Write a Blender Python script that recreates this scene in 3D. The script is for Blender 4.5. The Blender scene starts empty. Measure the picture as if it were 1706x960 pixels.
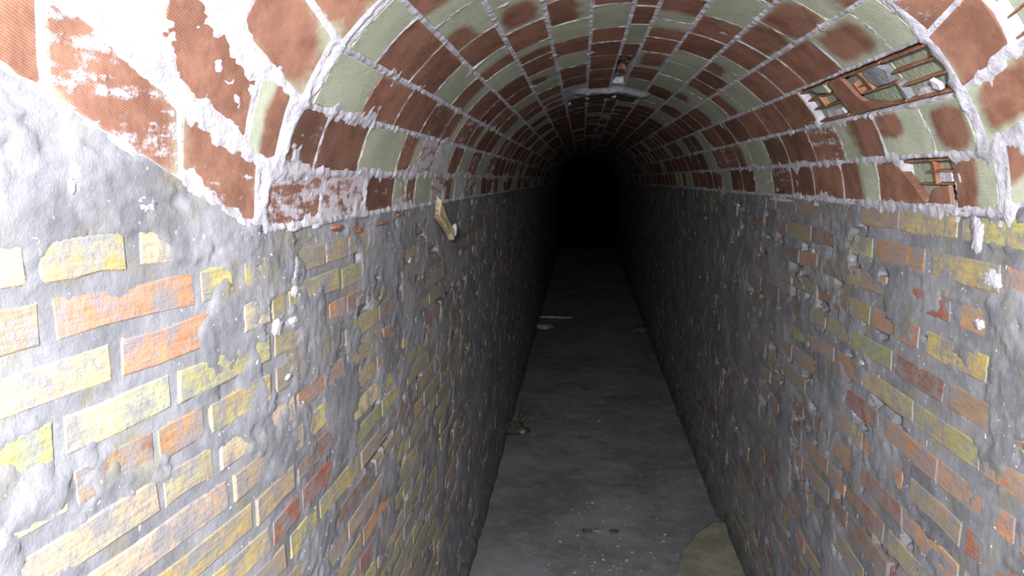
import bpy, math, random
import numpy as np
from mathutils import Matrix, Vector

random.seed(7)
SC = bpy.context.scene
COL = SC.collection

# ------------------------------------------------------------------ camera
IMW, IMH, FPX = 1706.0, 960.0, 1232.0
VPX, VPY, CAMZ = 970.0, 298.0, 1.80          # where the tunnel axis meets the image


def cam_axes():
    t = np.array([(VPX - IMW / 2) / FPX, -(VPY - IMH / 2) / FPX, 1.0])
    t /= np.linalg.norm(t)
    u = np.array([0, t[2], -t[1]])
    u /= np.linalg.norm(u)
    r = np.array([u[1] * t[2] - u[2] * t[1], u[2] * t[0] - u[0] * t[2], u[0] * t[1] - u[1] * t[0]])
    return np.stack([r, t, u])


CM = cam_axes()
cam_data = bpy.data.cameras.new('camera')
cam = bpy.data.objects.new('camera', cam_data)
COL.objects.link(cam)
cam_data.sensor_fit = 'HORIZONTAL'
cam_data.sensor_width = 36.0
cam_data.lens = 36.0 * FPX / IMW
cam_data.clip_start = 0.01
R_, U_, F_ = CM[:, 0], CM[:, 1], CM[:, 2]
cam.matrix_world = Matrix(((R_[0], U_[0], -F_[0], 0), (R_[1], U_[1], -F_[1], 0), (R_[2], U_[2], -F_[2], CAMZ), (0, 0, 0, 1)))
SC.camera = cam

# ------------------------------------------------------------------ world, lamp, exposure
world = bpy.data.worlds.new('world')
SC.world = world
world.use_nodes = True
world.node_tree.nodes['Background'].inputs[0].default_value = (0.5, 0.55, 0.65, 1)
world.node_tree.nodes['Background'].inputs[1].default_value = 0.0

lamp_data = bpy.data.lights.new('camera_flash', 'POINT')
lamp_data.energy = 340.0
lamp_data.color = (0.97, 0.975, 1.0)
lamp_data.shadow_soft_size = 0.035
lamp = bpy.data.objects.new('camera_flash', lamp_data)
lamp.location = (-0.06, -0.42, 1.97)
COL.objects.link(lamp)

vs = SC.view_settings
vs.view_transform = 'Standard'
vs.look = 'None'
vs.gamma = 1.0
vs.exposure = 0.0
vs.use_curve_mapping = False

# ------------------------------------------------------------------ tunnel geometry
CX, AX, BZ, ZS = 0.125, 0.625, 0.54, 1.70     # vault: centre x, half width, rise, springing height
XL, XR = -0.50, 0.75
FLOOR_SLOPE = 0.02
YB = 1.10                                      # nearer than this the left wall opens out
YEND = 16.0


def ray(px, py):
    return CM @ np.array([(px - IMW / 2) / FPX, -(py - IMH / 2) / FPX, 1.0])


def floor_z(y):
    return FLOOR_SLOPE * y


def wall_x(side, y):
    if side == 'L':
        return np.where(y < YB, XL - 0.10 * (YB - y), XL)
    return np.where(y < 1.35, XR + 0.04 * (1.35 - y), XR)


_st = np.array([0, 5, 16, 28, 37, 49, 90, 135, 145, 157, 168, 176, 180.])
_sy = np.array([1.38, 1.39, 1.44, 1.45, 1.46, 1.41, 1.30, 1.21, 1.21, 1.18, 1.15, 1.11, 1.10])


def seam_y(th):
    return np.interp(th, _st, _sy)


_dl = ray(1090, 810); _dl = _dl / _dl[1]
_dr = ray(930, 690); _dr = _dr / _dr[1]


def vault(th, y, off=0.0):
    """point on the vault; th in degrees (0 right springing, 180 left), off > 0 goes into the masonry.
    nearer than the seam the vault climbs towards the camera over the stair"""
    th = np.asarray(th, float); y = np.asarray(y, float); off = np.asarray(off, float)
    th, y, off = np.broadcast_arrays(th, y, off)
    a = np.radians(th)
    c, s = np.cos(a), np.sin(a)
    nx, nz = c / AX, s / BZ
    nl = np.sqrt(nx * nx + nz * nz)
    nx, nz = nx / nl, nz / nl
    x = CX + AX * c
    z = ZS + BZ * s
    sy = seam_y(th)
    near = np.maximum(sy - y, 0.0)
    w = th / 180.0
    w = w * w * (3 - 2 * w)
    dx = _dr[0] * (1 - w) + _dl[0] * w
    dz = _dr[2] * (1 - w) + _dl[2] * w
    x = x - near * dx + nx * off
    z = z - near * dz + nz * off
    return np.stack([x, y, z], -1)


def spring_z(side, y):
    if side == 'L':
        return np.where(y < YB, 1.722 - (YB - y) * _dl[2], 1.716)
    return np.where(y < 1.385, 1.742 - (1.385 - y) * _dr[2], 1.740)


# ------------------------------------------------------------------ noise
def vnoise(x, y, seed=0):
    xi = np.floor(x).astype(np.int64); yi = np.floor(y).astype(np.int64)
    fx = x - xi; fy = y - yi
    fx = fx * fx * (3 - 2 * fx); fy = fy * fy * (3 - 2 * fy)

    def h(i, j):
        n = (i * 374761393 + j * 668265263 + seed * 974711 + 1013904223) & 0x7fffffff
        n = ((n ^ (n >> 13)) * 1274126177) & 0x7fffffff
        n = ((n ^ (n >> 15)) * 2246822519) & 0x7fffffff
        return ((n ^ (n >> 16)) & 0xffff) / 65535.0
    return (h(xi, yi) * (1 - fx) + h(xi + 1, yi) * fx) * (1 - fy) + (h(xi, yi + 1) * (1 - fx) + h(xi + 1, yi + 1) * fx) * fy


def fbm(x, y, seed=0, octs=4, gain=0.55):
    v = 0; a = 1; t = 0
    for k in range(octs):
        v = v + a * vnoise(x * 2 ** k, y * 2 ** k, seed + 17 * k)
        t += a; a *= gain
    v = v / t
    return np.clip((v - 0.5) * 1.9 + 0.5, 0, 1)


def sstep(a, b, x):
    t = np.clip((x - a) / (b - a), 0, 1)
    return t * t * (3 - 2 * t)


# ------------------------------------------------------------------ materials
class NT:
    def __init__(self, name):
        self.m = bpy.data.materials.new(name)
        self.m.use_nodes = True
        self.t = self.m.node_tree
        self.t.nodes.clear()
        self.out = self.n('ShaderNodeOutputMaterial')
        self.b = self.n('ShaderNodeBsdfPrincipled')
        self.t.links.new(self.b.outputs[0], self.out.inputs[0])
        self.geo = self.n('ShaderNodeNewGeometry').outputs['Position']

    def n(self, typ, **kw):
        x = self.t.nodes.new(typ)
        for k, v in kw.items():
            setattr(x, k, v)
        return x

    def l(self, a, b):
        self.t.links.new(a, b)

    def set(self, sock, v):
        if isinstance(v, bpy.types.NodeSocket):
            self.l(v, sock)
        elif isinstance(v, (tuple, list)) and len(v) == 3 and sock.type == 'RGBA':
            sock.default_value = (*v, 1)
        else:
            sock.default_value = v

    def math(self, op, a, b=0.0, c=None):
        x = self.n('ShaderNodeMath', operation=op)
        self.set(x.inputs[0], a); self.set(x.inputs[1], b)
        if c is not None:
            self.set(x.inputs[2], c)
        return x.outputs[0]

    def noise(self, scale, detail=4, rough=0.55, stretch=None, dist=0.0, seed=0.0):
        v = self.geo
        mp = self.n('ShaderNodeMapping')
        self.l(v, mp.inputs[0])
        if stretch:
            mp.inputs['Scale'].default_value = stretch
        mp.inputs['Location'].default_value = (seed, seed * 1.7, seed * 0.6)
        x = self.n('ShaderNodeTexNoise')
        self.l(mp.outputs[0], x.inputs['Vector'])
        x.inputs['Scale'].default_value = scale
        x.inputs['Detail'].default_value = detail
        x.inputs['Roughness'].default_value = rough
        x.inputs['Distortion'].default_value = dist
        return x.outputs['Fac']

    def ramp(self, f, a, b, lo=0.0, hi=1.0):
        x = self.n('ShaderNodeMapRange', interpolation_type='SMOOTHSTEP')
        self.set(x.inputs['Value'], f)
        self.set(x.inputs['From Min'], a); self.set(x.inputs['From Max'], b)
        self.set(x.inputs['To Min'], lo); self.set(x.inputs['To Max'], hi)
        return x.outputs[0]

    def mix(self, f, a, b, blend='MIX'):
        x = self.n('ShaderNodeMix', data_type='RGBA', blend_type=blend)
        self.set(x.inputs[0], f); self.set(x.inputs[6], a); self.set(x.inputs[7], b)
        return x.outputs[2]

    def attr(self, name):
        x = self.n('ShaderNodeAttribute', attribute_name=name)
        return x

    def bump(self, h, dist, strength=1.0):
        x = self.n('ShaderNodeBump')
        x.inputs['Strength'].default_value = strength
        x.inputs['Distance'].default_value = dist
        self.l(h, x.inputs['Height'])
        self.l(x.outputs[0], self.b.inputs['Normal'])

    def done(self, col, rough=0.85, spec=0.25):
        self.set(self.b.inputs['Base Color'], col)
        self.set(self.b.inputs['Roughness'], rough)
        self.b.inputs['Specular IOR Level'].default_value = spec
        return self.m


def mat_wall_mortar():
    t = NT('wall_mortar')
    n1 = t.noise(7, 5, 0.6)
    n2 = t.noise(30, 5, 0.65, seed=3)
    n3 = t.noise(3.0, 3, 0.5, seed=9)
    c = t.mix(t.ramp(n1, .32, .68), (.165, .17, .19), (.295, .30, .328))
    c = t.mix(t.ramp(n2, .45, .75, 0, .5), c, (.36, .36, .39))
    c = t.mix(t.ramp(t.noise(11, 4, .6, seed=21), .50, .70, 0, .6), c, (.235, .21, .115))   # ochre brick dust
    c = t.mix(t.ramp(n3, .56, .74, 0, .4), c, (.12, .12, .125))
    salt = t.ramp(t.noise(16, 6, .7, seed=5, stretch=(1, 1, .45)), .66, .74, 0, .8)
    c = t.mix(salt, c, (.52, .51, .58))
    speck = t.ramp(t.noise(95, 2, .4, seed=8), .715, .745)
    c = t.mix(speck, c, (.85, .85, .9))
    h = t.math('ADD', t.noise(60, 5, .7, seed=2), t.math('MULTIPLY', n2, 1.0))
    t.bump(h, .0022, .8)
    return t.done(c, t.ramp(n1, .3, .7, .68, .9), .25)


def brick_nodes(t, base):
    grain = t.noise(14, 5, .65, stretch=(2, 1, 9), seed=4)
    blot = t.noise(13, 4, .6, seed=12)
    c = t.mix(t.ramp(grain, .35, .7, 0, .45), base, t.mix(1.0, base, (.50, .42, .40), 'MULTIPLY'))
    c = t.mix(t.ramp(blot, .5, .72, 0, .5), c, (.42, .23, .14))
    c = t.mix(t.ramp(t.noise(10, 4, .6, seed=31), .55, .72, 0, .45), c, (.48, .44, .22))
    film = t.ramp(t.noise(22, 6, .72, seed=17), .38, .64, 0, .92)
    c = t.mix(film, c, (.25, .25, .27))
    salt = t.ramp(t.noise(40, 6, .75, seed=25, stretch=(1, .6, 1.4)), .64, .72, 0, .8)
    c = t.mix(salt, c, (.52, .50, .54))
    h = t.math('ADD', t.math('MULTIPLY', grain, 1.2), t.noise(80, 4, .7, seed=1))
    t.bump(h, .0024, .8)
    return t.done(c, .85, .2)


def mat_brick():
    t = NT('brick')
    oi = t.n('ShaderNodeObjectInfo')
    return brick_nodes(t, oi.outputs['Color'])


def mat_brick_far():
    t = NT('brick_far')
    return brick_nodes(t, t.attr('Col').outputs['Color'])


def mat_vault_mortar():
    t = NT('lime_mortar')
    n1 = t.noise(20, 5, .65)
    n2 = t.noise(5, 3, .5, seed=6)
    c = t.mix(t.ramp(n1, .35, .65), (.40, .39, .435), (.62, .61, .67))
    c = t.mix(t.ramp(n2, .52, .72, 0, .5), c, (.30, .30, .335))
    dirt = t.ramp(t.noise(75, 3, .6, seed=14), .66, .72, 0, .7)
    c = t.mix(dirt, c, (.22, .17, .16))
    t.bump(t.math('ADD', n1, t.noise(90, 4, .7, seed=3)), .004, .8)
    return t.done(c, .9, .2)


def mat_tile():
    t = NT('vault_tile')
    A = t.attr('TA'); B = t.attr('TB'); UVn = t.attr('TUV')
    sa = t.n('ShaderNodeSeparateColor'); t.l(A.outputs['Color'], sa.inputs[0])
    sb = t.n('ShaderNodeSeparateColor'); t.l(B.outputs['Color'], sb.inputs[0])
    su = t.n('ShaderNodeSeparateColor'); t.l(UVn.outputs['Color'], su.inputs[0])
    u, v = su.outputs[0], su.outputs[1]
    cu, cv, ru = sa.outputs[0], sa.outputs[1], sa.outputs[2]
    white, shade, rv = sb.outputs[0], sb.outputs[1], sb.outputs[2]

    def axis(p, c, r):
        d = t.math('ABSOLUTE', t.math('DIVIDE', t.math('SUBTRACT', p, c), r))
        return t.math('POWER', d, 3.0)
    d = t.math('POWER', t.math('ADD', axis(u, cu, ru), axis(v, cv, rv)), 1 / 3.0)
    d = t.math('ADD', d, t.math('MULTIPLY', t.math('SUBTRACT', t.noise(14, 4, .6, seed=4), .5), .9))
    red = t.ramp(d, 1.22, .72)
    n1 = t.noise(9, 4, .6, seed=2)
    rcol = t.mix(t.ramp(n1, .35, .65), (.19, .08, .05), (.32, .15, .10))
    rcol = t.mix(t.ramp(t.noise(22, 4, .6, seed=40), .45, .7, 0, .5), rcol, (.38, .19, .13))
    gcol = t.mix(t.ramp(n1, .35, .65), (.40, .45, .33), (.50, .53, .41))
    c = t.mix(red, gcol, rcol)
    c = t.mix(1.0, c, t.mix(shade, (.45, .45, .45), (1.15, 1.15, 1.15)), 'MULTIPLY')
    # fine lengthwise combing
    comb = t.n('ShaderNodeTexWave', wave_type='BANDS', bands_direction='X')
    cx_ = t.n('ShaderNodeCombineXYZ'); t.l(u, cx_.inputs[0]); t.l(t.math('MULTIPLY', v, .15), cx_.inputs[1])
    t.l(cx_.outputs[0], comb.inputs['Vector'])
    comb.inputs['Scale'].default_value = 9.0
    comb.inputs['Distortion'].default_value = 1.5
    comb.inputs['Detail'].default_value = 2
    streak = t.noise(26, 5, .65, stretch=(1.6, .28, 1.6), seed=11)
    c = t.mix(t.ramp(comb.outputs['Fac'], .4, 1, 0, .10), c, (.60, .56, .48))
    # lime film, streaked along the tile
    thr = t.math('SUBTRACT', .78, t.math('MULTIPLY', white, .33))
    f = t.math('ADD', t.math('MULTIPLY', streak, .55), t.math('MULTIPLY', t.noise(34, 6, .75, seed=19), .45))
    film = t.ramp(t.math('SUBTRACT', f, thr), -.03, .07, 0, .86)
    c = t.mix(film, c, (.66, .64, .71))
    h = t.math('ADD', t.math('MULTIPLY', comb.outputs['Fac'], .3), t.math('ADD', t.noise(70, 4, .7), film))
    t.bump(h, .0022, .8)
    return t.done(c, .72, .3)


def mat_simple(name, c0, c1, scale=12, rough=.85, bump=.004, spec=.2, stretch=None):
    t = NT(name)
    n = t.noise(scale, 5, .65, stretch=stretch)
    c = t.mix(t.ramp(n, .35, .65), c0, c1)
    t.bump(t.math('ADD', n, t.noise(scale * 6, 3, .6, seed=4)), bump, .8)
    return t.done(c, rough, spec)


def mat_floor():
    t = NT('concrete_floor')
    n1 = t.noise(2.2, 5, .6)
    n2 = t.noise(18, 5, .65, seed=2)
    c = t.mix(t.ramp(n1, .35, .65), (.165, .165, .175), (.27, .27, .285))
    c = t.mix(t.ramp(n2, .45, .72, 0, .5), c, (.34, .34, .36))
    c = t.mix(t.ramp(t.noise(5, 4, .6, seed=7), .55, .72, 0, .5), c, (.13, .13, .13))
    c = t.mix(t.ramp(t.noise(60, 3, .5, seed=11), .70, .75, 0, .7), c, (.62, .62, .66))
    c = t.mix(t.ramp(t.noise(3, 3, .5, seed=15), .58, .72, 0, .4), c, (.20, .20, .12))
    t.bump(t.math('ADD', n2, t.noise(80, 4, .7, seed=3)), .006, .8)
    return t.done(c, .8, .3)


M = dict(wall=mat_wall_mortar(), brick=mat_brick(), brick_far=mat_brick_far(), lime=mat_vault_mortar(), tile=mat_tile(), floor=mat_floor(),
         greyish=mat_simple('dark_render', (.085, .088, .085), (.15, .15, .14), 10),  # plain dark tone for the strips at the wall feet
         screed=mat_simple('ochre_screed', (.20, .20, .145), (.29, .285, .22), 9),
         wood=mat_simple('old_wood', (.30, .23, .13), (.55, .47, .31), 16, stretch=(1, 1, .25)),
         cell=mat_simple('tile_core_green', (.27, .31, .24), (.37, .40, .31), 12),
         clay=mat_simple('tile_core_red', (.24, .10, .06), (.40, .20, .125), 20),
         palelime=mat_simple('pale_lime', (.44, .43, .48), (.66, .65, .71), 25),
         stone=mat_simple('dark_rubble', (.045, .047, .035), (.12, .12, .085), 30),
         pale=mat_simple('pale_stone', (.27, .27, .27), (.46, .46, .48), 40),
         greym=mat_simple('grey_mortar', (.17, .18, .20), (.30, .31, .34), 25))


# ------------------------------------------------------------------ object helpers
def tag(o, label=None, cat=None, group=None, kind=None):
    if label: o['label'] = label
    if cat: o['category'] = cat
    if group: o['group'] = group
    if kind: o['kind'] = kind
    return o


def link(name, me, parent=None, loc=None, rot=None):
    o = bpy.data.objects.new(name, me)
    COL.objects.link(o)
    if parent: o.parent = parent
    if loc is not None: o.location = loc
    if rot is not None: o.rotation_euler = rot
    return o


def mesh(name, verts, faces, mat, smooth=False):
    me = bpy.data.meshes.new(name)
    me.from_pydata([tuple(map(float, v)) for v in verts], [], faces)
    me.materials.append(mat)
    if smooth:
        me.polygons.foreach_set('use_smooth', [True] * len(me.polygons))
    me.update()
    return me


def grid_mesh(name, P, mat, flip=False):
    """P: (n, m, 3) array of points"""
    n, m = P.shape[:2]
    idx = np.arange(n * m).reshape(n, m)
    q = np.stack([idx[:-1, :-1], idx[1:, :-1], idx[1:, 1:], idx[:-1, 1:]], -1).reshape(-1, 4)
    if flip: q = q[:, ::-1]
    me = bpy.data.meshes.new(name)
    me.vertices.add(n * m); me.vertices.foreach_set('co', P.reshape(-1).astype(np.float32))
    me.loops.add(q.size); me.loops.foreach_set('vertex_index', q.reshape(-1).astype(np.int32))
    me.polygons.add(len(q)); me.polygons.foreach_set('loop_start', np.arange(0, q.size, 4, dtype=np.int32))
    me.polygons.foreach_set('use_smooth', np.ones(len(q), bool))
    me.materials.append(mat)
    me.update(calc_edges=True); me.validate()
    return me


def pix(p):
    c = CM.T @ (np.array(p) - np.array([0, 0, CAMZ]))
    if c[2] < .05: return None
    return IMW / 2 + FPX * c[0] / c[2], IMH / 2 - FPX * c[1] / c[2]


def on_floor(px, py):
    d = ray(px, py)
    s = -CAMZ / (d[2] - FLOOR_SLOPE * d[1])
    return np.array([s * d[0], s * d[1], CAMZ + s * d[2]])


# ------------------------------------------------------------------ floor
ys = np.concatenate([np.arange(-.6, 2.6, .06), np.arange(2.6, 7, .025), np.arange(7, YEND + .1, .25)])
xs = np.linspace(-.72, .84, 70)
Yg, Xg = np.meshgrid(ys, xs, indexing='ij')
hz = floor_z(Yg) + .012 * (fbm(Xg * 3, Yg * 2, 3) - .5) + .006 * (fbm(Xg * 14, Yg * 14, 4) - .5)
floor = link('floor', grid_mesh('floor', np.stack([Xg, Yg, hz], -1), M['floor'], flip=True))
tag(floor, 'worn grey concrete floor between the two brick walls', 'floor', kind='structure')


# ------------------------------------------------------------------ walls
YELLOW, OLIVE, ORANGE, RED, CREAM, TAN, BROWN, PALE = ((.50, .43, .17), (.38, .37, .16), (.50, .28, .16), (.36, .14, .09), (.54, .46, .31),
                                                        (.40, .32, .21), (.29, .175, .125), (.58, .53, .27))
COLS = {'y': YELLOW, 'l': OLIVE, 'o': ORANGE, 'r': RED, 'c': CREAM, 't': TAN, 'b': BROWN, 'p': PALE}


def course_list(side):
    """list of (y0, y1, z0, z1, colour)"""
    rnd = random.Random(11 if side == 'L' else 23)
    out = []
    if side == 'L':
        pitch, hgt, top = .0625, .045, 1.740
        fixed = {0: [(.36, .675, 'p'), (.69, .812, 'y'), (.838, .98, 'c')],
                 1: [(.40, .685, 't'), (.70, .94, 'o'), (.955, 1.03, 'y'), (1.06, 1.125, 'y'), (1.15, 1.40, 't')],
                 2: [(.45, .78, 'p'), (.792, 1.02, 'o'), (1.05, 1.13, 'c'), (1.15, 1.2, 'y')],
                 3: [(.42, .69, 'l'), (.702, .876, 'c'), (.89, 1.128, 'y'), (1.15, 1.36, 't'), (1.42, 1.52, 'o')],
                 4: [(.5, .70, 'p'), (.71, .835, 'b'), (.846, .94, 'o'), (.952, 1.12, 'y'), (1.15, 1.38, 't'), (1.39, 1.50, 't'), (1.51, 1.77, 'y')],
                 5: [(.6, .84, 'c'), (.85, .955, 'p'), (.97, 1.22, 'c'), (1.235, 1.50, 'o'), (1.52, 1.80, 't')],
                 6: [(.7, .99, 'c'), (1.0, 1.25, 't'), (1.265, 1.545, 'y'), (1.56, 1.73, 'y'), (1.75, 2.0, 'o')],
                 7: [(.8, 1.05, 'y'), (1.06, 1.2, 't'), (1.22, 1.475, 'b'), (1.488, 1.76, 'p'), (1.775, 2.03, 'y')],
                 8: [(.8, 1.1, 'y'), (1.11, 1.22, 'r'), (1.24, 1.5, 'r'), (1.51, 1.77, 'l')]}
        weights = 'yyyyolltttbbcr'
    else:
        pitch, hgt, top = .0855, .054, 1.732
        fixed = {0: [(1.05, 1.29, 'y'), (1.305, 1.545, 'y'), (1.56, 1.83, 'y'), (1.84, 2.10, 't'), (2.11, 2.40, 'b'), (2.42, 2.68, 't')],
                 1: [(1.1, 1.38, 'o'), (1.395, 1.66, 'y'), (1.69, 1.967, 'o'), (1.985, 2.26, 'p'), (2.275, 2.5, 'b'), (2.51, 2.8, 'l'), (2.81, 2.98, 'r')],
                 2: [(1.24, 1.52, 'o'), (1.562, 1.832, 'r'), (1.884, 2.15, 't'), (2.165, 2.40, 'b'), (2.43, 2.62, 'o')],
                 3: [(1.15, 1.39, 't'), (1.406, 1.65, 'y'), (1.69, 1.80, 'o'), (1.81, 1.962, 'o'), (1.975, 2.12, 'l'), (2.135, 2.4, 'b')],
                 4: [(1.05, 1.262, 'r'), (1.275, 1.542, 't'), (1.56, 1.80, 'b'), (1.82, 2.08, 'l'), (2.1, 2.3, 'l')],
                 5: [(1.12, 1.39, 'o'), (1.405, 1.672, 'l'), (1.688, 1.972, 't'), (1.99, 2.2, 'o'), (2.22, 2.45, 't')],
                 6: [(1.28, 1.545, 'o'), (1.56, 1.83, 'o'), (1.872, 2.10, 'r'), (2.115, 2.37, 'o')],
                 7: [(1.17, 1.43, 'r'), (1.445, 1.675, 't'), (1.71, 1.95, 'o'), (1.965, 2.2, 't'), (2.215, 2.46, 'l')],
                 8: [(1.3, 1.42, 'c'), (1.44, 1.69, 'o'), (1.70, 1.96, 'b'), (1.975, 2.2, 'o')]}
        weights = 'tttoobblyrrto'
    k = 0
    while top - k * pitch - hgt > .08:
        zt = top - k * pitch
        y = -.25 + rnd.uniform(0, .25)
        if k in fixed:
            for (a, b, c) in fixed[k]:
                out.append((a, b, zt - hgt, zt, COLS[c]))
            y0 = fixed[k][0][0]
            yy = y0 - .014
            while yy > -.3:
                Lb = rnd.uniform(.22, .28)
                out.append((yy - Lb, yy, zt - hgt, zt, COLS[rnd.choice(weights)]))
                yy -= Lb + .014
            y = fixed[k][-1][1] + .014
        while y < 9.0:
            Lb = rnd.choice([.25, .265, .275, .27, .26, .13])
            dz = rnd.uniform(-.004, .004)
            out.append((y, y + Lb, zt - hgt + dz, zt + dz, COLS[rnd.choice(weights)]))
            y += Lb + rnd.uniform(.012, .024)
        k += 1
    if side == 'L':            # bricks of the wall under the climbing vault
        out += [(.30, .655, 1.757, 1.815, PALE), (.22, .50, 1.835, 1.885, YELLOW), (.26, .42, 1.90, 1.95, TAN)]
    return out


def jit(c, rnd, a=.16):
    s = 1 + rnd.uniform(-a, a)
    return tuple(min(1, max(0, v * s * (1 + rnd.uniform(-.07, .07)))) for v in c)


def brick_variant(i):
    """chipped brick, length along x, face at y = 0, depth along +y"""
    rnd = random.Random(100 + i)
    Lh, Hh = .13, .0225
    outl = [(-Lh, -Hh), (-Lh * .4, -Hh), (Lh * .35, -Hh), (Lh, -Hh), (Lh, Hh), (Lh * .3, Hh), (-Lh * .35, Hh), (-Lh, Hh)]
    a = []
    for (x, z) in outl:
        a.append((x + rnd.uniform(-.004, .002) * np.sign(x), z + rnd.uniform(-.003, .0015) * np.sign(z)))
    v = []
    for (x, z) in a: v.append((x * .978, -.0002 + rnd.uniform(-.0004, .0004), z * .90))     # arris
    for (x, z) in a: v.append((x, .0014, z))
    for (x, z) in a: v.append((x, .045, z))
    n = 8
    f = [tuple(reversed(range(n)))[::-1]]
    for k in range(n):
        k2 = (k + 1) % n
        f.append((k, n + k, n + k2, k2)); f.append((n + k, 2 * n + k, 2 * n + k2, n + k2))
    f.append(tuple(range(2 * n, 3 * n))[::-1])
    return v, f


VAR = [brick_variant(i) for i in range(14)]
VMESH = [mesh('brick', v, f, M['brick']) for v, f in VAR]


def build_wall(side):
    sgn = -1 if side == 'L' else 1
    yf = np.concatenate([np.arange(-.5, .35, .03), np.arange(.35, 1.4, .0055), np.arange(1.4, 2.6, .0085), np.arange(2.6, 4.6, .016), np.arange(4.6, YEND + .2, .12)])
    yf = np.sort(np.append(yf, [YB, 1.35]))
    nz = 240
    v = np.linspace(0, 1, nz)
    v = 1 - (1 - v) ** 1.35
    Y, V = np.meshgrid(yf, v, indexing='ij')
    zb = floor_z(Y) - .03
    zt = spring_z(side, Y)
    Z = zb + (zt - zb) * V
    # mortar height over the brick face: joints recessed, smears lapping over the bricks
    sd = 40 if side == 'L' else 80
    sm = fbm(Y * 6, Z * 9, sd, 5, .52)
    sm2 = fbm(Y * 26, Z * 34, sd + 5, 3)
    if side == 'L':
        cov = np.interp(Y, [0, 1.0, 1.35, 2.0, 3.2], [.22, .24, .34, .48, .58])
        # thick grey daub below the seam and beside it
        blob = np.exp(-((Y - 1.17) / .11) ** 2 - ((Z - 1.68) / .05) ** 2) + np.exp(-((Y - .74) / .09) ** 2 - ((Z - 1.80) / .035) ** 2) \
            + np.exp(-((Y - .62) / .10) ** 2 - ((Z - 1.485) / .05) ** 2) + .8 * np.exp(-((Y - 1.28) / .10) ** 2 - ((Z - 1.56) / .06) ** 2) \
            + .7 * np.exp(-((Y - .78) / .10) ** 2 - ((Z - 1.676) / .015) ** 2)
    else:
        cov = np.interp(Y, [0, 1.4, 2.0, 2.6, 3.4], [.30, .33, .40, .50, .60])
        blob = .8 * np.exp(-((Y - 1.47) / .06) ** 2 - ((Z - 1.60) / .03) ** 2)
    cov = np.clip(cov + .38 * blob, 0, .9)
    s = sm * .75 + sm2 * .25
    pitch, hgt, top = (.0625, .045, 1.740) if side == 'L' else (.0855, .054, 1.732)
    zz = np.mod(top - Z, pitch)
    edge = np.minimum(np.abs(zz), np.minimum(np.abs(zz - hgt), np.abs(pitch - zz)))
    s = s + .16 * np.exp(-(edge / .006) ** 2) * (fbm(Y * 12, Z * 12, sd + 33, 3) > .42)
    thr = .5 + (.5 - cov) * .62
    smear = sstep(thr - .06, thr + .06, s)
    fine = fbm(Y * 60, Z * 70, sd + 9, 3)
    m = -.0024 + .0010 * fine + smear * (.0038 + .0012 * (fine - .5)) + .003 * np.clip(blob, 0, 1) * sm2
    # hollows where mortar has fallen out
    m -= .016 * sstep(.80, .88, fbm(Y * 9, Z * 16, sd + 21, 4)) * (Y > 1.6)
    X = wall_x(side, Y) - sgn * m
    P = np.stack([X, Y, Z], -1)
    nm = 'wall_left' if side == 'L' else 'wall_right'
    w = link(nm, grid_mesh(nm, P, M['wall'], flip=(side == 'R')))
    tag(w, 'brick wall with yellow and orange bricks brightly lit beside the climbing vault' if side == 'L'
        else 'dim brick wall with reddish bricks in thick grey mortar opposite the wooden wedge', 'wall', kind='structure')
    # bricks
    rnd = random.Random(5 if side == 'L' else 6)
    bl = []
    for (y0, y1, z0, z1, c) in course_list(side):
        yc, zc = (y0 + y1) / 2, (z0 + z1) / 2
        if z1 > float(spring_z(side, np.array(yc))) - .004: continue
        if z0 < floor_z(yc) + .05: continue
        xa, xb = float(wall_x(side, np.array(y0))), float(wall_x(side, np.array(y1)))
        bend = YB if side == 'L' else 1.35
        x = (xa + xb) / 2 - (.0028 * sgn if side == 'L' and y0 < bend < y1 else 0)
        A, B = pix((x, y0, zc)), pix((x, y1, zc))
        size = 0
        if A and B:
            vis = any(-40 < p[0] < IMW + 40 and -40 < p[1] < IMH + 40 for p in (A, B, ((A[0] + B[0]) / 2, (A[1] + B[1]) / 2)))
            if vis: size = math.hypot(A[0] - B[0], A[1] - B[1]) * (z1 - z0) / max(.3, yc)
        bl.append((size, y0, y1, z0, z1, c, x, yc, zc, (xb - xa) / (y1 - y0)))
    bl.sort(key=lambda r: -r[0])
    fv, ff, fc = [], [], []
    for i, (size, y0, y1, z0, z1, c, x, yc, zc, slope) in enumerate(bl):
        proud = rnd.uniform(-.0008, .0006)
        tilt = rnd.uniform(-.012, .012)
        rz = math.pi / 2 if side == 'L' else -math.pi / 2
        rz -= math.atan(slope)
        sx, szz = (y1 - y0) / .26, (z1 - z0) / .045
        k = rnd.randrange(len(VAR))
        loc = (x - sgn * proud, yc, zc)
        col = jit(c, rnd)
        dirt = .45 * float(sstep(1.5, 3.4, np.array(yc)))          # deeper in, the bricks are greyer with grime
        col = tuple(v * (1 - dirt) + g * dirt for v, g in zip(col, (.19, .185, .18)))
        if i < 298 and size > 0:
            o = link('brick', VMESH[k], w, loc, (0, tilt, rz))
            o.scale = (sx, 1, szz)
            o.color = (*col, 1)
        else:
            mt = Matrix.Translation(loc) @ Matrix.Rotation(rz, 4, 'Z') @ Matrix.Diagonal((sx, 1, szz, 1))
            b0 = len(fv)
            v_, f_ = VAR[k]
            fv += [mt @ Vector(p) for p in v_]
            ff += [tuple(b0 + q for q in g) for g in f_]
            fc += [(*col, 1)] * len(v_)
    me = mesh('brickwork', fv, ff, M['brick_far'])
    at = me.color_attributes.new('Col', 'FLOAT_COLOR', 'POINT')
    at.data.foreach_set('color', np.array(fc, np.float32).reshape(-1))
    tag(link('brickwork', me, w), kind='stuff')
    return w


WL = build_wall('L')
WR = build_wall('R')

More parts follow.
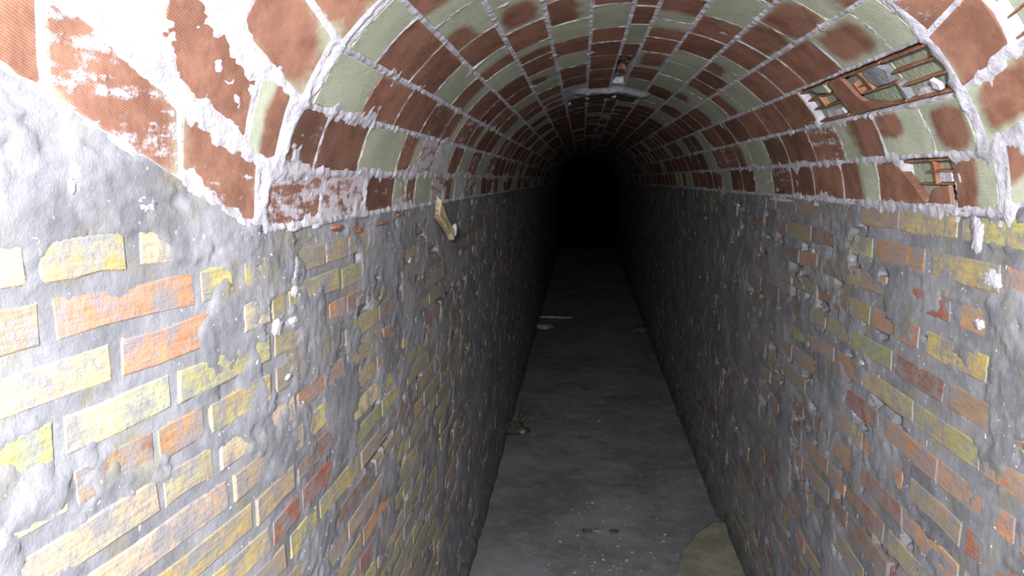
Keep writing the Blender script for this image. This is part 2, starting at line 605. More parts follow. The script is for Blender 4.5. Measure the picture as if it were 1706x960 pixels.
# ------------------------------------------------------------------ vault
JT = [178, 168.1, 156.2, 145.1, 133.1, 121.8, 110.7, 99.8, 89.8, 84.0, 73.8, 62.6, 51.9, 39.8, 27.8, 15.7, 4.0]
# joints of each row seen in the photograph (distance along the tunnel) and the look of the tiles between them
# r red, g green, m red heart, a red near / green far, b green near / red far, d dark red, X broken, v void; trailing digit: lime film
ROWS = {
    1: ([1.13, 1.38, 1.67, 1.93, 2.18, 2.42, 2.64, 2.88, 3.12, 3.42, 3.64, 3.86, 4.13], 'r7 r8 d4 b6 g2 r8 a4 g7 r7 g6 d4 d5'),
    2: ([1.17, 1.32, 1.58, 1.91, 2.14, 2.37, 2.65, 2.87, 3.12, 3.40, 3.71], 'd5 d3 g4 a5 r8 g8 r3 g5 r6 g5'),
    3: ([1.21, 1.47, 1.74, 2.03, 2.32, 2.56, 2.84, 3.10, 3.39, 3.62, 3.86], 'g2 r1 r2 d5 a3 r6 a2 d3 d2 g3'),
    4: ([1.23, 1.39, 1.66, 1.93, 2.19, 2.49, 2.79, 3.06, 3.37, 3.68, 4.0, 4.31], 'g1 r1 r1 g1 a1 r1 d3 r2 r2 g1 r1'),
    5: ([1.25, 1.52, 1.80, 2.06, 2.33, 2.62, 2.91, 3.18, 3.45, 3.72, 3.99], 'a0 n0 r0 b0 g0 d0 r0 g1 r0 d0'),
    6: ([1.40, 1.67, 1.95, 2.22, 2.46, 2.76, 3.03, 3.30, 3.58], 'g0 m1 r0 b0 r0 n0 g0 r0'),
    7: ([1.55, 1.82, 2.09, 2.34, 2.60, 2.90, 3.21, 3.47], 'g0 s0 g0 r0 g0 r0 d0'),
    8: ([1.42, 1.70, 1.97, 2.27, 2.50, 2.76, 3.10, 3.41, 3.74], 'r0 b0 g0 r0 d0 r0 r0 r0'),
    9: ([1.50, 1.78, 2.01, 2.24, 2.54, 2.78], 'r0 r0 r0 g0 r0'),
    10: ([1.60, 1.88, 2.15, 2.41, 2.67, 3.02, 3.36, 3.70], 'r0 a0 b0 r0 m0 r0 g0'),
    11: ([1.48, 1.75, 2.02, 2.26, 2.54, 2.78, 3.10, 3.46, 3.81], 'r0 g0 r0 r0 g0 g0 g1 d0'),
    12: ([1.40, 1.66, 1.91, 2.16, 2.41, 2.71, 2.94, 3.26, 3.58, 3.90, 4.25], 'a0 r0 r0 r0 n0 d0 a0 n0 g0 d0'),
    13: ([1.435, 1.56, 1.84, 2.12, 2.35, 2.61, 2.89, 3.17, 3.53, 3.84, 4.12, 4.40], 'g0 m0 r0 r1 r0 g0 b2 g0 r0 d0 d0'),
    14: ([1.455, 1.66, 2.00, 2.24, 2.52, 2.80, 3.08, 3.38, 3.66, 4.02, 4.26, 4.51], 'X X X r3 r3 r2 d1 d1 r1 g1 d1'),
    15: ([1.45, 1.62, 1.87, 2.14, 2.40, 2.70, 2.96, 3.26, 3.53, 3.81, 4.1], 'm1 q1 a2 r6 d2 d3 g2 b5 r6 r5'),
    16: ([1.41, 1.57, 1.95, 2.21, 2.48, 2.73, 3.00, 3.30, 3.55, 3.81, 4.06, 4.34, 4.53, 4.85], 'b3 X b3 r3 d3 d6 g6 d1 d1 g2 d2 d4 r4'),
}
# nearer than the seam, where the vault climbs towards the camera (distances are along the tunnel)
NEAR = {
    1: ([.10, .31, .515, .719, .926, 1.105], 'g3 r5 b3 r6 r5'), 2: ([.25, .46, .67, .873, 1.067, 1.15], 'r2 g2 g2 r1 b2'), 3: ([.17, .38, .59, .80, 1.0, 1.18], 'g2 r3 r3 g2 r3'),
    4: ([.22, .43, .64, .84, 1.04, 1.205], 'r2 r0 r2 g2 r4'), 5: ([.4, .62, .83, 1.03, 1.225], 'g0 r2 g0 r1'), 6: ([.43, .64, .85, 1.05, 1.24], 'r0 g0 r0 g0'), 7: ([.44, .66, .87, 1.07, 1.265], 'g0 r0 g0 r0'),
    8: ([.46, .67, .88, 1.09, 1.285], 'r0 g0 r0 g0'), 9: ([.46, .68, .89, 1.09, 1.29], 'g0 r0 r0 g0'), 10: ([.5, .71, .92, 1.13, 1.32], 'g0 r0 g0 r0'), 11: ([.53, .74, .95, 1.15, 1.35], 'r0 g0 r0 g0'),
    12: ([.57, .78, .99, 1.20, 1.39], 'g0 r0 g0 r2'), 13: ([.61, .81, 1.01, 1.21, 1.42], 'r0 r0 g1 r6'), 14: ([.68, .88, 1.085, 1.286, 1.435], 'g0 r0 X r0'),
    15: ([.63, .83, 1.03, 1.23, 1.43], 'r0 g0 g4 m3'), 16: ([.60, .80, 1.0, 1.2, 1.385], 'g0 r0 r0 n3'),
}
BROKEN = []          # (th0, th1, y0, y1) boxes where the tile face has gone


def kind_params(k, rnd):
    j = rnd.uniform(-.06, .06)
    sh = rnd.uniform(.62, .95)
    if k in 'rdXv':
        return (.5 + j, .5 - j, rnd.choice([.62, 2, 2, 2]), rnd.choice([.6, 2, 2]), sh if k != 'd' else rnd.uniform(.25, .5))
    if k == 'g': return (-9, -9, .05, .05, sh)
    if k == 'm': return (.5 + j, .5 + j, .44, .42, sh)
    if k == 'a': return (.5, .1, 2, .55, sh)
    if k == 'b': return (.5, .92, 2, .50, sh)
    if k == 'q': return (.72, .72, .30, .30, sh)
    if k == 'n': return (.85, .85, .45, .45, sh)
    if k == 's': return (.85, .5, .60, 2, sh)
    return (.5, .5, 2, 2, sh)


def tile_geo(t0, t1, y0, y1, off=0.0, rnd=random, thick=.018, nu=4, nv=3, skew=0.0, cut=None):
    """curved tile: grid face, bevelled rim; y bounds may follow the seam"""
    V, F, UVs = [], [], []
    jt0, jt1 = t0 + rnd.uniform(-.2, .2), t1 + rnd.uniform(-.2, .2)
    for lay, (o, e) in enumerate(((0, .0015), (.0012, 0), (thick, 0))):
        full = (lay == 0)
        for i in range(nu + 1):
            for j in range(nv + 1):
                if not full and 0 < i < nu and 0 < j < nv: continue
                u, v = i / nu, j / nv
                th = jt0 + (jt1 - jt0) * u
                th += (e / .115 * 11.5) * (1 - 2 * u) * (1 if i in (0, nu) else 0)
                y = y0 + (y1 - y0) * v + skew * (u - .5) + e * (1 - 2 * v) * (1 if j in (0, nv) else 0)
                if lay == 0 and (i in (0, nu)) and (j in (0, nv)):
                    y += rnd.uniform(-.002, .002)
                V.append(vault(th, y, o + off)); UVs.append((u, v))
    n0 = (nu + 1) * (nv + 1)
    rim = [(i, 0) for i in range(nu)] + [(nu, j) for j in range(nv)] + [(i, nv) for i in range(nu, 0, -1)] + [(0, j) for j in range(nv, 0, -1)]
    order = [(i, j) for i in range(nu + 1) for j in range(nv + 1) if not (0 < i < nu and 0 < j < nv)]
    pos = {ij: k for k, ij in enumerate(order)}
    nr = len(order)
    for i in range(nu):
        for j in range(nv):
            a = i * (nv + 1) + j
            F.append((a, a + 1, a + nv + 2, a + nv + 1))
    for k in range(len(rim)):
        p, q = rim[k], rim[(k + 1) % len(rim)]
        a, b = p[0] * (nv + 1) + p[1], q[0] * (nv + 1) + q[1]
        c, d = n0 + pos[q], n0 + pos[p]
        F.append((a, b, c, d))
        F.append((d, c, n0 + nr + pos[q], n0 + nr + pos[p]))
    return V, F, UVs


def tile_attrs(me, UVs, prm, white):
    n = len(UVs)
    cu, cv, ru, rv, sh = prm
    for nm, arr in (('TA', [(cu, cv, ru, 1)] * n), ('TB', [(white, sh, rv, 1)] * n), ('TUV', [(u, v, 0, 1) for u, v in UVs])):
        at = me.color_attributes.new(nm, 'FLOAT_COLOR', 'POINT')
        at.data.foreach_set('color', np.array(arr, np.float32).reshape(-1))


rt = random.Random(3)
ROWJ = {r: [] for r in range(1, 17)}
tiles = []           # (t0, t1, y0, y1, code)
GAPT = 1.0
for r in range(1, 17):
    t1, t0 = JT[r - 1], JT[r]
    g = .45 if (8 < r < 10) else .55
    for src in (NEAR, ROWS):
        jy, codes = src[r]
        ROWJ[r] += jy
        for k, cd in enumerate(codes.split()):
            tiles.append((t0 + g, t1 - g, jy[k] + .006, jy[k + 1] - .006, cd, src is NEAR))
    y = ROWS[r][0][-1]
    if r == 9: y = 3.60
    if r in (7, 8, 9, 10):
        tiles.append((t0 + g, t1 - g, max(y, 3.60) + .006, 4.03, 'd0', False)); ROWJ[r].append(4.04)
        y = 4.32
    while y < 16:
        L = rt.uniform(.255, .29)
        lime = max(0, int((abs((JT[r] + JT[r - 1]) / 2 - 92) - 45) / 8)) + rt.randint(0, 2) - 1
        tiles.append((t0 + g, t1 - g, y + .006, y + L - .006, rt.choice('rrrrddggamb' if (y < 4.05 or not 4 < r < 13) else 'dddddddg') + str(max(0, min(8, lime))), False))  # mostly dark tiles past the crown ridge, painting in the fade to black
        y += L
        ROWJ[r].append(y)
tiles.sort(key=lambda q: q[2])

# mortar bed of the vault
tf = np.linspace(1.5, 178.6, 330)


def vault_bed(yn):
    out = []
    T = np.repeat(tf[None, :], len(yn), 0)
    SY = seam_y(tf)[None, :]
    ynn = yn[:, None]
    # 0..1 is the climbing part, 1.. the level part
    Y = np.where(ynn <= 1, -.35 + (SY + .35) * ynn, SY + (ynn - 1))
    arc = T * (math.pi / 180) * .58
    side = np.abs(T - 92) / 88
    left = np.clip((T - 92) / 88, 0, 1)
    nz = fbm(Y * 9, arc * 9, 200, 4, .5)
    fine = fbm(Y * 55, arc * 55, 210, 3)
    dj = np.min(np.abs(T[..., None] - np.array(JT)[None, None, :]), -1)
    low = sstep(.40, .95, side) * (1 - .55 * sstep(173, 178, T)) * np.interp(Y, [0, 2.4, 4], [1, .9, .7])
    patch = fbm(Y * 4, arc * 4, 230, 3)
    s = .55 * nz + .18 * fine + .40 * np.exp(-(dj / 1.7) ** 2) * (.22 + low) + (.17 * sstep(.6, 1, left) + .11 * low) * patch
    seam = np.exp(-((Y - SY) / .016) ** 2)
    s = s + .4 * seam
    sm = sstep(.66, .76, s)
    off = .0034 - .0010 * fine
    ROW = np.clip(np.searchsorted(-np.array(JT), -tf, side='right'), 1, 16)
    dy = np.full(Y.shape, 1.0)
    for r in range(1, 17):
        cols = np.where(ROW == r)[0]
        js = np.array(ROWJ[r])
        dy[:, cols] = np.min(np.abs(Y[:, cols][..., None] - js[None, None, :]), -1)
    lip = np.maximum(np.exp(-(dy / .0065) ** 2), np.exp(-(dj / .55) ** 2))
    off = off - .0042 * lip * (.55 + .9 * fine) - sm * (.0036 + .0014 * (fine - .4)) * (1 - .5 * lip)
    for (a0, a1, b0, b1) in BROKEN:
        ins = sstep(a0 - .3, a0 + .3, T) * sstep(a1 + .3, a1 - .3, T) * sstep(b0 - .008, b0 + .008, Y) * sstep(b1 + .008, b1 - .008, Y)
        off = off * (1 - ins) + .045 * ins
    # lime ridge and the gap behind it across the crown
    rid = np.exp(-((Y - 3.80 - .05 * np.sin(T * .35)) / .05) ** 2) * sstep(70, 74, T) * sstep(108, 103, T)
    off = off - .022 * rid * (.6 + .6 * nz)
    gap = np.exp(-((Y - 4.15) / .05) ** 2) * sstep(74, 78, T) * sstep(106, 101, T)
    off = off + .03 * gap
    return vault(T, Y, off)


BROKEN += [(28.2, 39.2, 1.46, 2.235), (16.2, 27, 10, 10.1), (6, 15.2, 1.575, 1.80), (84.6, 89.4, 2.80, 3.58), (75, 109, 4.05, 4.26), (28.4, 39.2, 1.092, 1.28)]
yn = np.concatenate([np.linspace(.02, .45, 20), np.linspace(.46, 1, 120), 1 + np.arange(.006, 1.3, .006), 1 + np.arange(1.3, 3.6, .010), 1 + np.arange(3.6, 15.0, .12)])
ceiling = link('ceiling', grid_mesh('ceiling', vault_bed(yn), M['lime'], flip=True))
tag(ceiling, 'barrel vault of red and green clay tiles with white lime joints', 'vaulted ceiling', kind='structure')

fv, ff, fu, fa, fb = [], [], [], [], []
count = 0
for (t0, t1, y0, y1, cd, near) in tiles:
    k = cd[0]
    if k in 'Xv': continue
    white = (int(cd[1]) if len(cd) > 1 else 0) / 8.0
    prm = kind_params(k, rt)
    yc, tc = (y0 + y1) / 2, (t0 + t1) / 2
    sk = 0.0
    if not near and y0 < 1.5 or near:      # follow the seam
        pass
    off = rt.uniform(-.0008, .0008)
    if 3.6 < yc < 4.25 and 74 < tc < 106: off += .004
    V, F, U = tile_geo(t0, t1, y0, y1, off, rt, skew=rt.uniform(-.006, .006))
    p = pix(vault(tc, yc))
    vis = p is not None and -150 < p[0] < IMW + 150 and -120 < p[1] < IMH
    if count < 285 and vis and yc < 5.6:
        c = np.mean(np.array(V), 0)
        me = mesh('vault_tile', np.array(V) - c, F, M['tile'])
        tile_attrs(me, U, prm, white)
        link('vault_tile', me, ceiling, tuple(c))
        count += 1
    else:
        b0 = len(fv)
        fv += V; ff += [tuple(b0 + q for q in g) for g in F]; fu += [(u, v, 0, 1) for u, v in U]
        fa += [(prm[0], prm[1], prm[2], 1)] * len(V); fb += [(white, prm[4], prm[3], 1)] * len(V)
me = mesh('vault_tiling', fv, ff, M['tile'])
for nm, arr in (('TA', fa), ('TB', fb), ('TUV', fu)):
    at = me.color_attributes.new(nm, 'FLOAT_COLOR', 'POINT')
    at.data.foreach_set('color', np.array(arr, np.float32).reshape(-1))
tag(link('vault_tiling', me, ceiling), kind='stuff')
print('tiles as parts', count)


# ------------------------------------------------------------------ broken hollow tiles
def slab(name, poly, o0, o1, mat, parent, rough=.0):
    """solid with outline poly [(th, y)...] between depths o0 (face) and o1"""
    # densify so that the piece follows the curve
    P = []
    for k in range(len(poly)):
        a, b = np.array(poly[k]), np.array(poly[(k + 1) % len(poly)])
        n = max(1, int(abs(a[0] - b[0]) / 3 + np.hypot((a[0] - b[0]) * .01, a[1] - b[1]) / .05))
        for q in range(n):
            w = a + (b - a) * q / n
            if rough and q: w = w + np.array([rt.uniform(-1, 1) * rough * 90, rt.uniform(-1, 1) * rough])
            P.append(w)
    n = len(P)
    V = [vault(p[0], p[1], o0) for p in P] + [vault(p[0], p[1], o1) for p in P]
    cen = np.mean(np.array(P), 0)
    V += [vault(cen[0], cen[1], o0), vault(cen[0], cen[1], o1)]
    F = []
    for k in range(n):
        k2 = (k + 1) % n
        F += [(k, k2, n + k2, n + k), (2 * n, k2, k), (2 * n + 1, n + k, n + k2)]
    me = mesh(name, V, F, mat)
    if mat is M['tile']:
        ths = [p[0] for p in P]; yy = [p[1] for p in P]
        U = [((p[0] - min(ths)) / (max(ths) - min(ths)), (p[1] - min(yy)) / (max(yy) - min(yy))) for p in P]
        tile_attrs(me, U + U + [(.5, .5)] * 2, (.5, .5, 2, 2, .9), .05)
    return link(name, me, parent)


def broken_tile(t0, t1, y0, y1, ribs=(), cross=(), shards=(), plugs=(), back='cell'):
    """hollow tile whose lower skin has come away: back skin, side webs, inner webs and what is left of the face"""
    V, F, _ = tile_geo(t0, t1, y0, y1, .020, rt, .010, 5, 3)
    b = link('broken_tile', mesh('broken_tile', V, F, M[back]), ceiling)
    w = .4
    slab('web', [(t0, y0), (t0 + w, y0), (t0 + w, y1), (t0, y1)], .002, .022, M['clay'], b)
    slab('web', [(t1 - w, y0), (t1, y0), (t1, y1), (t1 - w, y1)], .002, .022, M['clay'], b)
    for (ta, tb, ya, yb) in ribs:
        slab('web', [(ta - .15, ya), (ta + .15, ya), (tb + .15, yb), (tb - .15, yb)], .006, .022, M['clay'], b, .0012)
    for (ta, ya, tb, yb) in cross:
        slab('web', [(ta, ya - .004), (tb, yb - .004), (tb, yb + .004), (ta, ya + .004)], .005, .022, M['clay'], b)
    for (poly, mt) in shards:
        slab('face_shard', poly, -.001, .008, M[mt], b, .003)
    for (poly, d, mt) in plugs:
        slab('mortar_plug', poly, d, .024, M[mt], b, .003)
    return b


# three in a row high on the right haunch
broken_tile(28.6, 38.9, 1.462, 1.655, ribs=[(32.4, 32.0, 1.462, 1.655), (35.6, 35.6, 1.462, 1.655)],
            plugs=[([(28.8, 1.52), (30.2, 1.50), (30.4, 1.60), (28.8, 1.63)], .012, 'palelime')],
            shards=[([(29.4, 1.500), (30.6, 1.496), (32.0, 1.515), (30.2, 1.520)], 'palelime')])
broken_tile(28.6, 38.9, 1.665, 1.995, ribs=[(33.2, 33.0, 1.665, 1.86), (35.4, 34.4, 1.80, 1.90)], cross=[(33.1, 1.79, 38.6, 1.80), (33.1, 1.865, 36.2, 1.865)],
            shards=[([(28.7, 1.70), (29.4, 1.76), (30.6, 1.85), (33.0, 1.88), (36.0, 1.885), (38.7, 1.895), (38.7, 1.99), (34, 1.985), (28.7, 1.96)], 'tile')],
            plugs=[([(33.6, 1.69), (36.5, 1.672), (38.5, 1.70), (38.3, 1.78), (35.6, 1.785), (33.7, 1.76)], .006, 'greym')])
broken_tile(28.6, 38.9, 2.008, 2.232, ribs=[(32.6, 32.6, 2.008, 2.232), (35.8, 35.6, 2.008, 2.232)], cross=[(32.6, 2.13, 35.8, 2.13)],
            plugs=[([(28.8, 2.05), (30.6, 2.06), (31, 2.17), (28.8, 2.19)], .014, 'palelime')],
            shards=[([(36.2, 2.02), (38.8, 2.02), (38.8, 2.12), (37.4, 2.10)], 'cell')])
slab('joint_mortar', [(28.6, 1.655), (33, 1.657), (33, 1.664), (28.6, 1.668)], .005, .03, M['greym'], ceiling, .002)
# one by the right springing, half its face gone
bt = broken_tile(5.0, 15.0, 1.585, 1.79, ribs=[(9.4, 9.4, 1.585, 1.74), (12.2, 12.2, 1.585, 1.70)], cross=[(9.4, 1.66, 14.6, 1.66)],
                 plugs=[([(9.8, 1.60), (12, 1.60), (12, 1.65), (9.8, 1.65)], .010, 'palelime')],
                 shards=[([(5.2, 1.59), (9.2, 1.595), (8.6, 1.66), (5.2, 1.69)], 'tile')])
slab('vault_tile', [(4.9, 1.70), (7.5, 1.735), (10.0, 1.77), (12.6, 1.81), (15.1, 1.845), (15.1, 1.942), (4.9, 1.942)], -.001, .018, M['tile'], ceiling, .003)
# hollow tile beside the seam, nearer than the broken row
broken_tile(28.6, 38.9, 1.095, 1.278, ribs=[(32.2, 32.2, 1.095, 1.278), (35.4, 35.4, 1.095, 1.278)])
# rubble left in the void of the narrow closing row
for k, (th, y) in enumerate([(86.9, 2.84), (87.7, 2.95), (86.2, 3.08), (87.3, 3.20), (86.4, 3.31), (87.2, 3.45)]):
    slab('tile_fragment', [(th - 1.3, y - .02), (th + .2, y - .035), (th + 1.4, y - .012), (th + 1.0, y + .03), (th - .9, y + .022)], .008 + .007 * (k % 3), .046,
         M[('clay', 'greym', 'clay', 'tile')[k % 4]], ceiling, .006)
slab('gap_shade_slab', [(75.5, 4.07), (84, 4.06), (92, 4.07), (108.5, 4.06), (108, 4.325), (99, 4.325), (88, 4.325), (75.5, 4.325)], .0015, .046, M['stone'], ceiling, .006)  # dark slab standing in for the shade inside the crown gap
for k, (th, y) in enumerate([(99.5, 4.12), (86.5, 4.12)]):
    slab('tile_fragment', [(th - .9, y - .03), (th + .3, y - .04), (th + 1.1, y - .01), (th + .4, y + .04), (th - .7, y + .03)], -.008, .03,
         M['palelime' if k < 2 else 'greym'], ceiling, .008)


# ------------------------------------------------------------------ base trims
def base_strip(name, side, wid, hgt, label):
    yy = np.concatenate([np.arange(-.5, 8, .05), np.arange(8, YEND, .4)])
    rows = []
    for j, (a, b) in enumerate([(0, -.01), (.10, .30), (.35, .62), (.75, .9), (1.15, 1.0)]):
        n = fbm(yy * 9, yy * 0 + j * 3.3, 300 + (side == 'L'), 4)
        wx = wid * (1 + .5 * (n - .5))
        if side == 'R': wx = np.where(yy < 3.66, wx * .45, wx)
        s = 1 if side == 'L' else -1
        x = wall_x(side, yy) + s * (wx * (1 - a) + .002 * (j < 4))
        z = floor_z(yy) + hgt * b * (1 + .3 * (n - .5)) + (.0 if j else -.012)
        rows.append(np.stack([x, yy, z], -1))
    P = np.stack(rows, 1)
    o = link(name, grid_mesh(name, P, M['greyish'], flip=(side == 'L')))
    tag(o, label, 'skirting', kind='structure')


base_strip('trim_1', 'R', .035, .085, 'dark damp mortar fillet along the foot of the dim reddish wall')
base_strip('trim_2', 'L', .026, .060, 'dark greenish mortar fillet along the foot of the bright yellow wall')

# ochre screed patch on the floor by the right wall
pp = [on_floor(*q) for q in [(1120, 975), (1135, 925), (1158, 893), (1190, 872), (1214, 873), (1232, 899), (1241, 905), (1252, 985)]]
n = len(pp)
top = [(p[0], p[1], floor_z(p[1]) + .013) for p in pp]
ins = [(p[0] * .93 + .07 * .63, p[1] * .93 + .07 * 3.2, floor_z(p[1]) + .019) for p in pp]
bot = [(p[0], p[1], floor_z(p[1]) - .02) for p in pp]
F = [tuple(range(n))]
for k in range(n):
    k2 = (k + 1) % n
    F += [(k, n + k, n + k2, k2), (n + k, 2 * n + k, 2 * n + k2, n + k2)]
link('screed_patch', mesh('screed_patch', ins + top + bot, F, M['screed']), floor)


# ------------------------------------------------------------------ lumps
def blob(name, loc, size, mat, parent=None, seed=0, squash=(1, 1, 1), rot=0.0, base=True, rough=.35, seg=12, rings=7):
    rnd = random.Random(seed)
    V, F = [], []
    ph = [rnd.uniform(0, 6.3) for _ in range(6)]
    for i in range(rings + 1):
        la = math.pi * i / rings
        for j in range(seg):
            lo = 2 * math.pi * j / seg
            r = 1 + rough * (.5 * math.sin(3 * lo + ph[0]) * math.sin(2 * la + ph[1]) + .4 * math.sin(5 * lo + ph[2]) * math.sin(la * 3 + ph[3]) + rnd.uniform(-.25, .25) * math.sin(la))
            x, y, z = r * math.sin(la) * math.cos(lo) * squash[0], r * math.sin(la) * math.sin(lo) * squash[1], r * math.cos(la) * squash[2]
            if base: z = max(z, -.35 * squash[2])
            c, s = math.cos(rot), math.sin(rot)
            V.append((size * (x * c - y * s), size * (x * s + y * c), size * z))
    for i in range(rings):
        for j in range(seg):
            F.append((i * seg + j, (i + 1) * seg + j, (i + 1) * seg + (j + 1) % seg, i * seg + (j + 1) % seg))
    return link(name, mesh(name, V, F, mat, True), parent, loc)


def floor_lump(name, px, py, size, mat, seed, squash, label, cat, rot=0, group=None, rough=.35):
    p = on_floor(px, py)
    o = blob(name, (p[0], p[1], floor_z(p[1]) + size * squash[2] * .33), size, mat, None, seed, squash, rot, True, rough)
    tag(o, label, cat, group)
    return o


lump = floor_lump('rubble_clump', 858, 720, .085, M['stone'], 3, (1.0, .8, .6), 'dark clump of dirt and rubble on the floor against the bright wall', 'rubble', rough=.55)
for k in range(4):
    a = .5 + k * .8
    d = Vector((math.cos(a) * .5 + .6, math.sin(a) * .6, .35 + .12 * k)).normalized()
    p0 = Vector((.01, 0, .02)); p1 = p0 + d * (.10 + .02 * k)
    r0 = .004
    e1 = d.orthogonal().normalized(); e2 = d.cross(e1)
    V = [p + (e1 * math.cos(t) + e2 * math.sin(t)) * r for p, r in ((p0, r0), (p1, r0 * .5)) for t in (0, 2.1, 4.2)]
    link('twig', mesh('twig', V, [(0, 1, 4, 3), (1, 2, 5, 4), (2, 0, 3, 5), (3, 4, 5), (2, 1, 0)], M['stone']), lump)
blob('pale_chip', (.055, -.045, .0), .02, M['pale'], lump, 8, (1, 1, .7))
floor_lump('rubble_lump', 1066, 552, .10, M['stone'], 5, (1.1, .8, .45), 'dark flat lump of rubble deep in the tunnel by the dim wall', 'rubble', .4, rough=.5)
floor_lump('pale_stone', 908, 547, .085, M['pale'], 9, (1.1, .7, .4), 'pale broken stone deep in the tunnel beside a thin stick', 'stone', .2, rough=.6)
# thin stick beyond it
p = on_floor(914, 531)
V, F = [], []
for i, (dx, r) in enumerate(((-.20, .010), (-.05, .016), (.10, .014), (.22, .007))):
    for j in range(6):
        a = 2 * math.pi * j / 6
        V.append((dx, .02 * math.sin(i * 2.0) + r * math.cos(a), .016 + r * math.sin(a)))
for i in range(3):
    for j in range(6):
        F.append((i * 6 + j, i * 6 + (j + 1) % 6, (i + 1) * 6 + (j + 1) % 6, (i + 1) * 6 + j))
F += [tuple(range(6))[::-1], tuple(range(18, 24))]
stick = link('wooden_stick', mesh('wooden_stick', V, F, M['wood'], True), None, (p[0] + .06, p[1], floor_z(p[1])), (0, 0, .06))
tag(stick, 'thin pale stick lying on the floor beside the broken stone', 'stick')
for (px, py, s, mt, lb) in ((978, 886, .020, 'stone', 'small black pebble on the floor beside a mossy pebble'), (996, 886, .017, 'screed', 'small mossy pebble on the floor between two dark pebbles'),
                            (1023, 887, .018, 'stone', 'small dark pebble on the floor amid white chips')):
    floor_lump('pebble', px, py, s, M[mt], int(px), (1.3, .9, .55), lb, 'pebble')
rp = random.Random(77)
for k in range(95):
    if k < 60: px, py = rp.gauss(1010, 38), rp.uniform(820, 955)
    else: px, py = rp.uniform(860, 1180), rp.uniform(640, 950)
    if 970 < px < 1035 and 878 < py < 894: py += 18
    p = on_floor(px, py)
    s = rp.choice([.003, .004, .005, .006, .007, .010])
    o = blob('stone_chip', (p[0], p[1], floor_z(p[1]) + s * .2), s, M['pale'], None, k, (rp.uniform(.8, 1.5), 1, .6), rp.uniform(0, 3), True, .3, 7, 4)
    tag(o, 'tiny pale stone chip scattered on the grey floor', 'stone chip', 'stone chips scattered on the floor')

# ------------------------------------------------------------------ wooden wedge at the left springing
pw0 = np.array([-.492, 2.48, 1.700]); pw1 = np.array([-.474, 2.66, 1.592])


def wedge():
    d = Vector(pw1 - pw0); Ln = d.length; d.normalize()
    nrm = Vector((1, 0, 0)); sdv = d.cross(nrm).normalized(); nrm = sdv.cross(d).normalized()
    V, F = [], []
    prof = [(-1, -1), (-.35, -1.1), (.4, -.9), (1, -1), (1.05, .2), (.8, 1), (.1, .85), (-.5, 1.05), (-1, .8)]
    st = [(0, .034, .010), (.2, .029, .010), (.5, .020, .009), (.8, .018, .009), (.93, .021, .010), (1, .014, .007)]
    for (t, a, b) in st:
        c = Vector(pw0) + d * Ln * t
        for (q, w) in prof:
            V.append(c + sdv * a * q + nrm * (b * w + .008))
    n = len(prof)
    for i in range(len(st) - 1):
        for j in range(n):
            F.append((i * n + j, i * n + (j + 1) % n, (i + 1) * n + (j + 1) % n, (i + 1) * n + j))
    F += [tuple(range(n))[::-1], tuple(range((len(st) - 1) * n, len(st) * n))]
    c = np.mean(np.array([tuple(v) for v in V]), 0)
    o = link('wooden_wedge', mesh('wooden_wedge', [np.array(v) - c for v in V], F, M['wood']), None, tuple(c))
    tag(o, 'splintered wooden wedge sticking out under the vault edge on the bright wall', 'wedge')
    for k, (q, ln) in enumerate(((-.9, .03), (-.3, .045), (.35, .035), (.9, .02))):
        p = Vector(pw0) + sdv * .030 * q
        e = p - d * ln + sdv * .012 * q
        VV = [p + sdv * .008 + nrm * .004, p - sdv * .008 + nrm * .004, p + nrm * .016, e + nrm * .006]
        VV = [np.array(v) - c for v in VV]
        link('splinter', mesh('splinter', VV, [(0, 1, 2), (0, 3, 1), (1, 3, 2), (2, 3, 0)], M['wood']), o)
    blob('lime_blob', tuple(np.array(pw1) + np.array([.012, .012, .022]) - c), .015, M['palelime'], o, 4, (.7, 1.0, 1.5), base=False)


wedge()


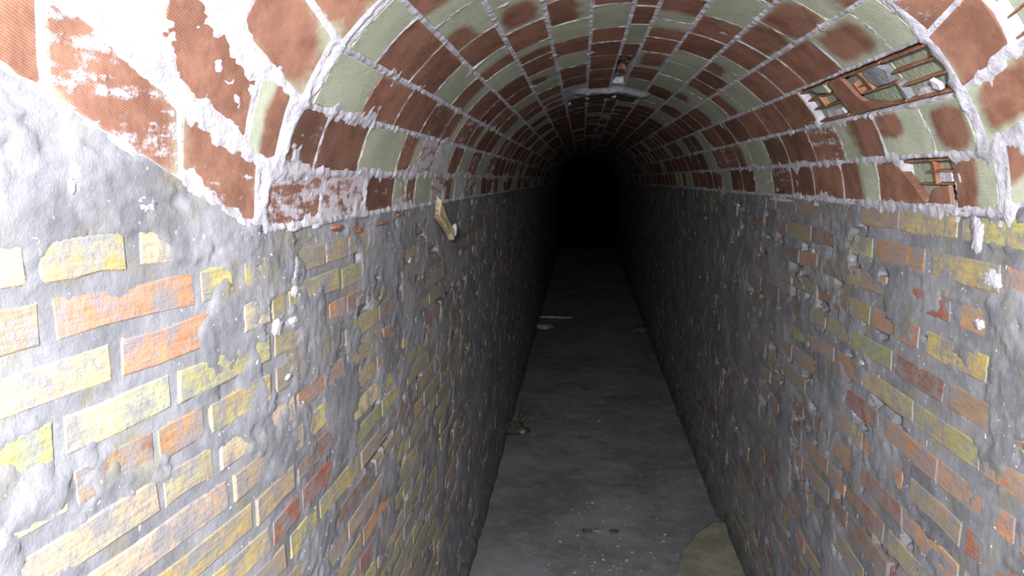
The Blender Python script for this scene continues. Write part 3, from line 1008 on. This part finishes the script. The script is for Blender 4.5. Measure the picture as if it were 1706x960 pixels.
# ------------------------------------------------------------------ lime deposits and tile scraps on the walls
def wall_splat(side, y, z, w, h, mat, seed, name='lime_deposit', thick=.0012, n=26, jag=.22, base=.0016):
    """irregular flat crust on a wall face"""
    rnd = random.Random(seed)
    sgn = -1 if side == 'L' else 1
    rim, mid = [], []
    for k in range(n):
        a = 2 * math.pi * k / n
        r = 1 + rnd.uniform(-jag, jag)
        dy, dz = math.cos(a) * w / 2 * r, math.sin(a) * h / 2 * r
        rim.append((y + dy, z + dz)); mid.append((y + dy * .72, z + dz * .72))

    def P(q, t): return (float(wall_x(side, np.array(q[0]))) - sgn * t, q[0], q[1])
    V = [P(q, -.005) for q in rim] + [P(q, base + rnd.uniform(0, .001)) for q in mid] + [P((y, z), base + thick)]
    for k in range(n):
        q = V[n + k]; V[n + k] = (q[0] - sgn * rnd.uniform(0, thick * .6), q[1], q[2])
    F = []
    for k in range(n):
        k2 = (k + 1) % n
        F += [(k, k2, n + k2, n + k), (n + k, n + k2, 2 * n)]
    if side == 'R': F = [f[::-1] for f in F]
    return link(name, mesh(name, V, F, M[mat], n > 10), WL if side == 'L' else WR)


def on_wall(side, px, py):
    d = ray(px, py)
    x0 = XL if side == 'L' else XR
    s = x0 / d[0]
    if side == 'L' and s * d[1] < YB:
        s = (XL - .10 * YB) / (d[0] - .10 * d[1])
    return s * d[1], CAMZ + s * d[2]


for (side, px, py, w, h, mat, sd) in [
        ('R', 1228, 352, .10, .085, 'palelime', 1), ('R', 1230, 388, .05, .06, 'palelime', 2), ('R', 1628, 393, .050, .075, 'palelime', 3), ('R', 1624, 372, .035, .04, 'palelime', 13),
        ('R', 1652, 464, .075, .040, 'palelime', 4), ('R', 1631, 541, .04, .022, 'palelime', 5), ('R', 1600, 355, .16, .018, 'palelime', 6), ('R', 1550, 341, .26, .010, 'palelime', 7),
        ('R', 1400, 337, .4, .012, 'palelime', 8), ('R', 1300, 333, .5, .014, 'palelime', 9),
        ('L', 491, 445, .060, .045, 'palelime', 21), ('L', 491, 485, .045, .026, 'palelime', 22), ('L', 462, 545, .045, .034, 'palelime', 23), ('L', 490, 535, .05, .022, 'palelime', 24),
        ('L', 480, 628, .035, .012, 'palelime', 25), ('L', 245, 338, .040, .026, 'palelime', 26), ('L', 118, 310, .012, .02, 'palelime', 27), ('L', 490, 380, .10, .014, 'palelime', 28),
        ('L', 683, 434, .05, .02, 'palelime', 29), ('L', 788, 415, .10, .05, 'palelime', 30), ('L', 420, 385, .10, .03, 'greym', 31), ('L', 530, 372, .10, .02, 'palelime', 32)]:
    y, z = on_wall(side, px, py)
    wall_splat(side, y, z, w, h, mat, sd)
# snapped edges of tiles hanging along the left springing
for k, (px, py, w, h, mt) in enumerate([(560, 378, .085, .013, 'clay'), (592, 382, .06, .018, 'clay'), (633, 372, .11, .009, 'clay'), (664, 357, .06, .012, 'clay')]):
    y, z = on_wall('L', px, py)
    wall_splat('L', y, z, w, h, mt, 50 + k, 'tile_scrap', .005, 7, .45, .006)
